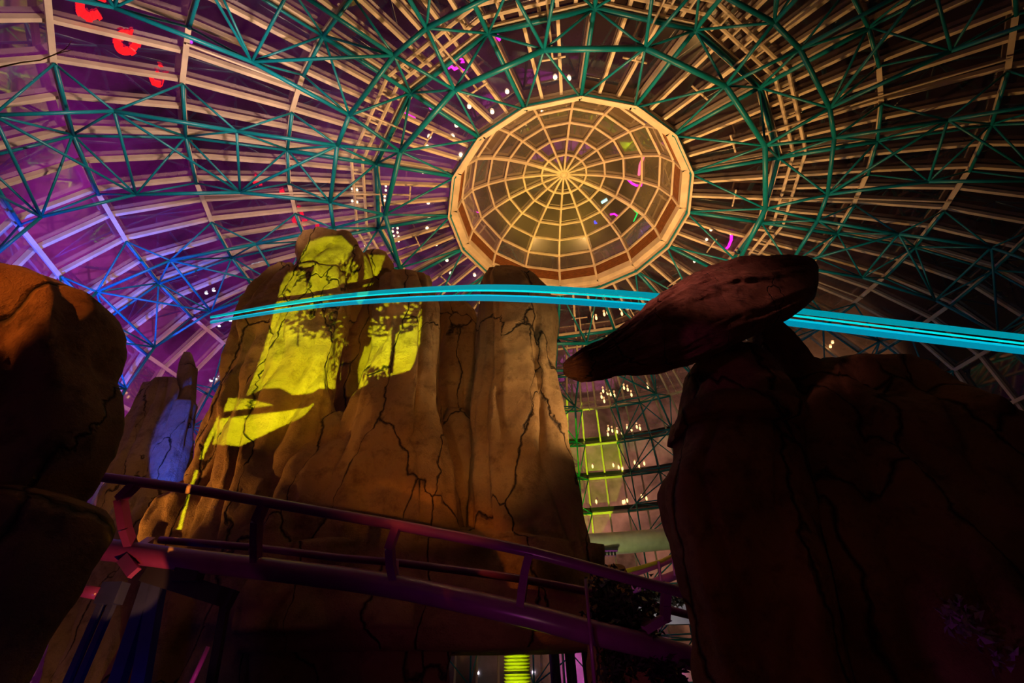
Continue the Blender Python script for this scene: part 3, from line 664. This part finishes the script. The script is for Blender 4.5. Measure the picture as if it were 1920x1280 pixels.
spot('duct_lamp', tuple(P(1120, 1150, 28)), tuple(P(1165, 1018, 34)), 700, (.85, .9, .35), 70, .6, .1)
YG = mottle(mat('yellow_green_column_sleeve', (.62, .68, .02), .5), 2, .1)
cl = empty('corrugated_column', (P(970, 1262, 17).x, 17, 0)); tag(cl, 'glowing yellow green corrugated round column under the rock overhang', 'column')
c0 = P(970, 1262, 17); b = MB(); k = 0; nn = 24; zz = 0.0; rows = []
while zz < 3.6:
    rr = .37 + .02 * math.sin(zz / .085 * 2 * math.pi); rows.append((zz, rr)); zz += .012
for z_, r_ in rows:
    for j in range(nn): b.v.append(Vector((c0.x + r_ * math.cos(2 * math.pi * j / nn), c0.y + r_ * math.sin(2 * math.pi * j / nn), z_)))
for i in range(len(rows) - 1):
    for j in range(nn): b.f.append((i * nn + j, i * nn + (j + 1) % nn, (i + 1) * nn + (j + 1) % nn, (i + 1) * nn + j))
b.build('sleeve', YG, cl, True)
MB().tube((c0.x, c0.y, c0.z - .02), (c0.x, c0.y, c0.z + .02), .40, 24).build('band', STEEL, cl)
spot('column_lamp', (c0.x - .6, c0.y - 3.2, .3), (c0.x, c0.y, 1.7), 520, (.8, 1, .05), 60, .6, .05)
for u, lab in ((1046, 'black upright post nearest the glowing yellow column'), (1076, 'thick black post beside the pink edged gap'), (1108, 'black post against the ivy foot')):
    x = P(u, 1262, 14.5); tag(MB().tube((x.x, x.y, 0), (x.x - .1, x.y, 3.4), .13, 10).build('post', STEEL, None, True), lab, 'post')

# ------------------------------------------------------------------ ivy on the block right of the track
LEAF = mottle(mat('dark_ivy_leaf', (.035, .03, .02), .5), 6, .5)
def leaves(name, spots, n, size, m, label, cat, spread):
    b = MB()
    for i in range(n):
        c = random.choice(spots); p = P(c[0] + random.gauss(0, spread), c[1] + random.gauss(0, spread), c[2] + random.uniform(-.25, .25))
        a = Vector((random.gauss(0, 1), random.gauss(0, 1), random.gauss(0, 1))).normalized(); s_ = a.orthogonal().normalized(); L_ = size * random.uniform(.6, 1.3)
        nn = a.cross(s_) * .2 * L_; k0 = len(b.v)
        b.v += [p, p + a * L_ * .5 + s_ * L_ * .32 + nn, p + a * L_, p + a * L_ * .5 - s_ * L_ * .32 + nn]; b.f.append((k0, k0 + 1, k0 + 2, k0 + 3))
    o = b.build(name, m); tag(o, label, cat); return o
leaves('ivy', [(1135, 1095, 10.3), (1150, 1130, 10.2), (1130, 1160, 10.2), (1170, 1170, 10.1), (1190, 1150, 10.1), (1160, 1210, 10.1), (1200, 1200, 10), (1230, 1240, 10), (1150, 1260, 10.1), (1260, 1270, 10), (1210, 1130, 10.2)], 1500, .16, LEAF, 'dark leafy ivy hanging beside the rock under the rail end', 'ivy', 17)
leaves('shrub', [(1205, 1122, 22), (1225, 1116, 22), (1245, 1120, 22), (1270, 1125, 22)], 260, .3, LEAF, 'low leafy shrub behind the far parapet slab', 'shrub', 9)
leaves('shrub', [(1795, 1145, 6.2), (1815, 1155, 6.2), (1800, 1165, 6.2), (1840, 1195, 6.2), (1860, 1220, 6.2), (1880, 1235, 6.2)], 160, .13, mat('purple_lit_leaf', (.25, .15, .3), .5), 'faint purple lit shrub low at the right edge', 'shrub', 12)
spot('purple_plant_lamp', tuple(P(1760, 1330, 5.6)), tuple(P(1835, 1190, 6.2)), 3, (.8, .08, .8), 50, .6, .02)
# dead twig at the upper left
tw = empty('twig', tuple(P(-20, 128, 4.5))); tag(tw, 'bare brown twig poking in from the upper left edge', 'twig')
BARK = mottle(mat('brown_bark', (.30, .16, .06), .8), 20, .5)
MB().path([P(-60, 132, 4.5), P(0, 126, 4.5), P(40, 117, 4.5), P(75, 113, 4.5), P(103, 102, 4.5), P(124, 91, 4.5)], [.016, .015, .013, .011, .012, .006], 8).build('stem', BARK, tw, True)
MB().path([P(103, 102, 4.5), P(116, 98, 4.5), P(138, 93, 4.5)], [.012, .009, .004], 6).build('side_twig', BARK, tw, True)
MB().path([P(120, 94, 4.5), P(128, 86, 4.5), P(134, 76, 4.5)], [.007, .006, .003], 6).build('side_twig', BARK, tw, True)

# ------------------------------------------------------------------ glowing shapes for letters and lamps mirrored in the glass
RED = mat('red_letter_reflection', (.3, 0, 0), .4, emit=(1, .012, .02), es=1.0)
RED2 = mat('dim_red_letter_reflection', (.3, 0, 0), .4, emit=(.85, .01, .05), es=.8)
def glyph(name, polys, label, m=RED):  # emissive shapes imitate a red sign reflected in the glass
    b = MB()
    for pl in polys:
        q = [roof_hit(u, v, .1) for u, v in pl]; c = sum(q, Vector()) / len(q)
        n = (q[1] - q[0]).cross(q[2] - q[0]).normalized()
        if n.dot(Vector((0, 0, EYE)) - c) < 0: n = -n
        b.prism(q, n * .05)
    o = b.build(name, m); tag(o, label, 'sign letter', 'red letters mirrored in the roof glass'); return o
def arcpoly(cx, cy, r0, r1, a0, a1, n=14, sy=1.0):
    o = [(cx + r1 * math.cos(R(a0 + (a1 - a0) * i / n)), cy + r1 * sy * math.sin(R(a0 + (a1 - a0) * i / n))) for i in range(n + 1)]
    i_ = [(cx + r0 * math.cos(R(a1 - (a1 - a0) * i / n)), cy + r0 * sy * math.sin(R(a1 - (a1 - a0) * i / n))) for i in range(n + 1)]
    return o, i_
def cletter(cx, cy, r, rot, sq=1.0):
    polys = []
    for i in range(10):              # the bowl of the C in short blocks
        a0, a1 = rot + 45 + i * 27, rot + 45 + (i + 1) * 27
        o, n_ = arcpoly(cx, cy, r * .42, r, a0, a1, 3, sq); polys.append(o + n_)
    for a in (rot + 45, rot - 45):   # slab ends
        c, s_ = math.cos(R(a)), math.sin(R(a)); tx, ty = -s_, c; sg = -1 if a > rot else 1
        pt = lambda q, w_: (cx + r * (c * q + tx * w_ * sg), cy + r * sq * (s_ * q + ty * w_ * sg))
        polys.append([pt(.42, 0), pt(1.12, 0), pt(1.12, .26), pt(.42, .26)])
    return polys
glyph('letter_reflection', cletter(170, 12, 27, 12), 'topmost bright red block letter C mirrored in the left roof glass')
glyph('letter_reflection', cletter(237, 80, 24, -28), 'second mirrored red block letter C just below the topmost letter')
glyph('letter_reflection', [[(278, 141), (284, 136), (288, 144), (292, 158), (300, 163), (304, 158), (306, 143), (309, 146), (305, 160), (297, 163), (285, 158)], [(291, 133), (298, 134), (303, 146), (297, 147)], [(306, 138), (318, 138), (311, 148)], [(296, 121), (302, 121), (306, 124), (299, 124)], [(282, 148), (289, 149), (302, 152), (301, 162), (292, 160)]], 'third mirrored red letter striped by a glazing bar')
glyph('letter_reflection', [[(473, 341), (480, 338), (486, 343), (480, 349)], [(482, 338), (490, 340), (492, 346), (486, 347)], [(478, 326), (482, 330), (484, 338), (476, 336)]], 'small dim mirrored red letter highest of the lower three', RED2)
glyph('letter_reflection', [[(524, 357), (531, 353), (535, 364), (531, 370), (523, 368)]], 'small dim mirrored red letter in the middle of the lower three', RED2)
glyph('letter_reflection', [[(557, 386), (564, 388), (570, 402), (564, 403)], [(547, 413), (553, 403), (562, 408), (563, 422), (554, 424)], [(566, 411), (575, 411), (580, 421), (569, 424)], [(591, 421), (597, 418), (599, 423), (592, 426)]], 'lowest mirrored red letter just above the yellow rock top', RED2)

WARM = mat('warm_glint', (1, .9, .7), .4, emit=(1, .80, .48), es=2.2)
COOLW = mat('white_glint', (1, 1, 1), .4, emit=(.75, .95, 1), es=1.6)
FLAME_GLINT = mat('flame_glint', (1, .7, .3), .4, emit=(1, .58, .22), es=2.4)
MAG = mat('magenta_reflection', (.6, 0, .5), .4, emit=(1, .02, .75), es=1.3)
def reflection(u, v, r, m, name, label, grp, st=(1, 1, 1), cluster=0, inset=.12):  # glowing balls imitate lamps mirrored in the roof glass
    c = roof_hit(u, v, inset)
    e = MB()
    if cluster:
        for i in range(cluster):
            q = roof_hit(u + ((i % 2) - .5) * 9, v + ((i // 2) - .5) * 8 + (i % 2) * 2, inset); e.ball(q, r, 8, 5, st)
    else: e.ball(c, r, 8, 5, st)
    o = e.build(name, m, None, True); tag(o, label, 'reflection', grp); return o
def reflection_set(pts, r, m, name, label, grp, **kw):
    for u, v in pts: reflection(u, v, r, m, name, label, grp, **kw)
reflection_set([(665, 358), (728, 353), (726, 372), (665, 381), (741, 430), (743, 446), (689, 464)], .07, WARM, 'glint_cluster', 'cluster of small warm bulbs mirrored in the glass left of the skylight', 'glint clusters left of the skylight', cluster=4)
reflection_set([(805, 256), (801, 275), (793, 322), (803, 380), (804, 407), (801, 428), (818, 458), (845, 512), (838, 488), (890, 516), (881, 475), (849, 256), (856, 235), (864, 290), (951, 172), (923, 210), (880, 200), (1041, 145), (1067, 147), (845, 160)], .11, WARM, 'glint', 'single warm bulb mirrored in the glass beside the skylight', 'single glints around the skylight')
reflection_set([(1333, 431), (1325, 449), (1302, 490), (1304, 484), (1370, 438)], .09, WARM, 'glint', 'warm bulb mirrored just above the balanced boulder', 'glints above the balanced boulder')
reflection_set([(1454, 613), (1450, 622), (1557, 650), (1561, 642), (1510, 672), (1462, 628)], .1, FLAME_GLINT, 'glint', 'amber bulb mirrored in the gap below the cyan strip', 'amber glints right of the balanced boulder')
reflection_set([(432 + i * 5, 601 - i * 2.6) for i in range(6)] + [(440, 604), (411, 611)] + [(475 + i * 6, 498 - i * 1.6) for i in range(4)] + [(387, 550), (401, 545), (396, 714), (404, 710), (412, 706)], .07, COOLW, 'cold_glint', 'small cold white lamp mirrored in the glass in a row beside the yellow rock', 'white glints left of the yellow rock', st=(1.6, 1, .8))
fl = []  # rows of reflected lights, built as small glowing drops
for row in ([(1128, 744), (1131, 733), (1139, 737), (1145, 739), (1152, 741), (1170, 727), (1177, 730), (1184, 740), (1215, 725), (1133, 752)],
            [(1140, 814), (1141, 804), (1148, 807), (1157, 809), (1166, 811), (1184, 805), (1194, 800), (1200, 803), (1176, 802)],
            [(1111, 874), (1150, 872), (1160, 876), (1167, 878), (1190, 867), (1198, 873), (1208, 869)],
            [(1118, 940), (1171, 940), (1176, 938), (1203, 930), (1212, 934), (1168, 941)],
            [(1111, 592), (1118, 596), (1133, 589), (1139, 586), (1163, 578), (1166, 588), (1178, 576)]):
    fl += row
reflection_set(fl, .13, FLAME_GLINT, 'flame_glint', 'small flame bulb mirrored along a far wall ledge between the rocks', 'flame glints on the far wall ledges', st=(.7, .7, 1.5), inset=.3)
def neon(pts, r, label, m=MAG, inset=.1):  # glowing tubes imitate neon reflected in the roof glass
    q = [roof_hit(u, v, inset) for u, v in pts]; o = MB().path(q, r, 6).build('neon_reflection', m, None, True); tag(o, label, 'neon reflection', 'mirrored magenta neon squiggles'); return o
neon([(840, 128), (846, 124), (852, 130), (860, 126), (868, 132), (876, 133)], .07, 'bright magenta neon squiggle mirrored among the upper left trusses')
neon([(862, 110), (868, 112), (865, 117), (871, 116)], .05, 'small magenta neon curl mirrored above the upper left squiggle')
neon([(930, 62), (933, 70), (937, 75)], .07, 'short magenta neon dash mirrored above the skylight')
neon([(744, 208), (760, 214), (778, 222)], .08, 'magenta neon line mirrored left of the upper trusses')
neon([(806, 203), (812, 199), (818, 202), (812, 206)], .08, 'small magenta neon loop mirrored between two teal trusses')
neon([(1372, 434), (1371, 450), (1366, 462), (1360, 468)], .09, 'magenta neon stroke mirrored right of the skylight above the boulder')
neon([(1427, 618), (1426, 630)], .1, 'magenta neon stroke mirrored below the balanced boulder')
neon([(357, 76), (359, 80)], .06, 'tiny violet light mirrored near the red letters', mat('violet_reflection', (.3, 0, .5), .4, emit=(.55, .05, 1)))

spot('twig_fill', tuple(P(110, 330, 3.6)), tuple(P(70, 112, 4.5)), 25, (1, .5, .1), 40, .5, .02)  # added spot, only lifts the twig out of black
# glowing tubes imitate signs reflected in the skylight glass
def skylight_reflection(pts, r, label, m):
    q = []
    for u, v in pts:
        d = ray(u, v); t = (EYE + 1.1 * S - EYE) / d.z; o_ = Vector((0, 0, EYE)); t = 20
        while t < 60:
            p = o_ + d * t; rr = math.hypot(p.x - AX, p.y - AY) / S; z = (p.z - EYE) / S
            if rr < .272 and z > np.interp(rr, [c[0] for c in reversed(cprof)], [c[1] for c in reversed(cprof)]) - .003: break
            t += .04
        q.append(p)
    o = MB().path(q, r, 6).build('neon_reflection', m, None, True); tag(o, label, 'neon reflection', 'coloured neon mirrored in the skylight'); return o
GRN = mat('green_reflection', (0, .4, .1), .4, emit=(0, .8, .12)); CYN = mat('pale_cyan_reflection', (.3, .6, .6), .4, emit=(.5, 1, 1)); BLU = mat('blue_reflection', (0, 0, .5), .4, emit=(.08, .08, 1), es=1.4)
PNKN = mat('pink_reflection', (.6, .1, .2), .4, emit=(1, .16, .35))
skylight_reflection([(1177, 336), (1185, 344), (1193, 348), (1202, 348), (1203, 341)], .07, 'magenta neon curve mirrored in the right of the skylight', MAG)
skylight_reflection([(1207, 292), (1200, 310), (1198, 328)], .09, 'pink neon stroke mirrored right of the skylight centre', PNKN)
skylight_reflection([(1144, 402), (1152, 401), (1159, 406)], .07, 'magenta neon arc mirrored low in the skylight', MAG)
skylight_reflection([(1128, 380), (1138, 374)], .1, 'pale cyan neon dash mirrored in the skylight', CYN)
skylight_reflection([(1185, 390), (1195, 400), (1188, 415)], .045, 'thin green neon angle mirrored in the skylight', GRN)
skylight_reflection([(1115, 414), (1116, 419), (1119, 418)], .07, 'tiny blue neon mark mirrored in the skylight', BLU)
skylight_reflection([(881, 393), (888, 396), (897, 398)], .05, 'short magenta neon dash mirrored at the left of the skylight', MAG)
spot('green_cupola_spot', (-2, 18, 16), (AX + 6, AY + 2.5, 28), 300, (.4, 1, 0), 18, .6, .1)

# ------------------------------------------------------------------ gobo projector: yellow light with tree shadows on the rock
PJ = Vector((-.9, 1.2, .7))
lit = [
    [(541, 510), (572, 506), (574, 540), (572, 580), (560, 585), (556, 650), (640, 640), (638, 700), (632, 720), (628, 730), (600, 727), (584, 737), (550, 740), (525, 727), (495, 728), (462, 742), (478, 700), (496, 650), (510, 600), (520, 560), (530, 525)],
    [(575, 540), (590, 500), (600, 470), (630, 462), (660, 480), (672, 500), (670, 530), (640, 530), (622, 550), (610, 575), (640, 590), (656, 600), (655, 640), (640, 660), (560, 660), (562, 600), (572, 570)],
    [(578, 455), (600, 445), (640, 442), (664, 465), (650, 478), (600, 470), (590, 498), (575, 500), (560, 500), (566, 478)],
    [(683, 478), (722, 478), (716, 500), (700, 530), (686, 548), (680, 540), (684, 510)],
    [(428, 746), (470, 748), (516, 759), (420, 771)], [(412, 785), (470, 778), (530, 771), (575, 764), (590, 755), (575, 775), (560, 785), (520, 803), (495, 815), (450, 836), (398, 832)],
    [(400, 800), (410, 778), (412, 790), (384, 850), (355, 930), (338, 1000), (330, 1000), (360, 900), (385, 830)],
    [(700, 590), (708, 566), (720, 560), (790, 562), (791, 600), (787, 640), (776, 680), (768, 694), (735, 703), (700, 712), (673, 729), (671, 690), (684, 650), (690, 620)],
]
dark = [
    [(737, 620), (742, 640), (735, 690), (730, 703), (728, 703), (733, 660), (736, 625)],
    [(733, 618), (742, 618), (741, 660), (737, 700), (726, 700), (734, 650)],
]
crowns = [(742, 580, 62, 42), (606, 602, 62, 30), (630, 570, 30, 22), (640, 620, 24, 22), (712, 618, 30, 10)]
bushes = [(702, 706, 22, 16), (640, 680, 20, 50), (655, 500, 22, 26), (690, 640, 4, 4)]
def inpoly(px, py, poly):
    r = np.zeros(px.shape, bool); n = len(poly); j = n - 1
    for i in range(n):
        xi, yi = poly[i]; xj, yj = poly[j]
        c = ((yi > py) != (yj > py)) & (px < (xj - xi) * (py - yi) / (yj - yi + 1e-9) + xi); r ^= c; j = i
    return r
allv = []; allf = []
for v_, f_ in ROCK_TRIS:
    k0 = len(allv); allv += v_; allf += [tuple(i + k0 for i in q) for q in f_ if len(q) == 4]
bvh = BVHTree.FromPolygons(allv, allf)
ctr = P(620, 640, 12.6); ax = (ctr - PJ).normalized(); rt = ax.cross(Vector((0, 0, 1))).normalized(); up = rt.cross(ax)
NXG, NYG = 460, 500; DG = .6; HX, HY = .26, .30
px = np.full((NYG, NXG), -9e3); py = np.full((NYG, NXG), -9e3)
for a in range(NYG):
    for c in range(NXG):
        x = (c + .5) / NXG * 2 - 1; y = (a + .5) / NYG * 2 - 1
        d = (ax * DG + rt * (x * HX) + up * (y * HY)).normalized()
        h = bvh.ray_cast(PJ, d)
        if h[0] is not None:
            q = proj(h[0])
            if q: px[a, c], py[a, c] = q
openm = np.zeros(px.shape, bool)
for pl in lit: openm |= inpoly(px, py, pl)
for pl in dark: openm &= ~inpoly(px, py, pl)
rng = np.random.default_rng(3)
for cx, cy, rx, ry in crowns:        # leafy crowns of the tree silhouette
    sh = ((px - cx) / (rx * .72)) ** 2 + ((py - cy) / (ry * .72)) ** 2 < 1
    for i in range(150):
        t = rng.uniform(0, 6.283); q = rng.uniform(.6, 1.1); lx, ly = cx + rx * q * math.cos(t), cy + ry * q * math.sin(t); an = rng.uniform(-.9, .5)
        dx, dy = px - lx, py - ly; a_, b_ = dx * math.cos(an) + dy * math.sin(an), -dx * math.sin(an) + dy * math.cos(an)
        sh |= (a_ / 6) ** 2 + (b_ / 2.2) ** 2 < 1
    for i in range(46):
        t = rng.uniform(0, 6.283); q = rng.uniform(.3, .95); lx, ly = cx + rx * q * math.cos(t), cy + ry * q * math.sin(t)
        sh &= ~(((px - lx) / 3.5) ** 2 + ((py - ly) / 1.8) ** 2 < 1)
    openm &= ~sh
for cx, cy, rx, ry in bushes:
    for i in range(60):
        t = rng.uniform(0, 6.283); q = math.sqrt(rng.uniform(0, 1)); lx, ly = cx + rx * q * math.cos(t), cy + ry * q * math.sin(t); an = rng.uniform(-1.6, -.8)
        dx, dy = px - lx, py - ly; a_, b_ = dx * math.cos(an) + dy * math.sin(an), -dx * math.sin(an) + dy * math.cos(an)
        openm &= ~((a_ / 7) ** 2 + (b_ / 1.2) ** 2 < 1)
b = MB(); idx = {}
def gv(a, c):
    if (a, c) not in idx:
        idx[(a, c)] = len(b.v); b.v.append(PJ + ax * DG + rt * ((c / NXG * 2 - 1) * HX) + up * ((a / NYG * 2 - 1) * HY))
    return idx[(a, c)]
for a in range(NYG):
    c = 0
    while c < NXG:
        if openm[a, c]: c += 1; continue
        s_ = c
        while c < NXG and not openm[a, c]: c += 1
        b.f.append((gv(a, s_), gv(a, c), gv(a + 1, c), gv(a + 1, s_)))
pj = empty('gobo_projector', tuple(PJ)); tag(pj, 'black stage projector on the floor with a cut tree pattern slide', 'projector')
o = b.build('pattern_slide', STEEL, pj)
hb = MB()
for sx, sy, hx, hy in ((-1, 0, 0, 1), (1, 0, 0, 1), (0, -1, 1, 0), (0, 1, 1, 0)):
    near = .35; c0_, c1_ = PJ - ax * .12, PJ + ax * DG
    e1 = rt * sx * HX + up * sy * HY; t1 = rt * hx * HX + up * hy * HY; n0 = len(hb.v)
    hb.v += [c0_ + (e1 - t1) * near, c0_ + (e1 + t1) * near, c1_ + e1 + t1, c1_ + e1 - t1]; hb.f.append((n0, n0 + 1, n0 + 2, n0 + 3))
n0 = len(hb.v); c0_ = PJ - ax * .12
hb.v += [c0_ + (rt * a * HX + up * c * HY) * .35 for a, c in ((-1, -1), (1, -1), (1, 1), (-1, 1))]; hb.f.append((n0, n0 + 1, n0 + 2, n0 + 3))
hb.build('housing', STEEL, pj)
MB().tube((PJ.x, PJ.y, PJ.z - .1), (PJ.x, PJ.y, 0), .04, 8).build('stand', STEEL, pj)
spot('gobo_lamp', tuple(PJ), tuple(ctr), 38000, (.66, 1, .02), 66, .05, .0012)
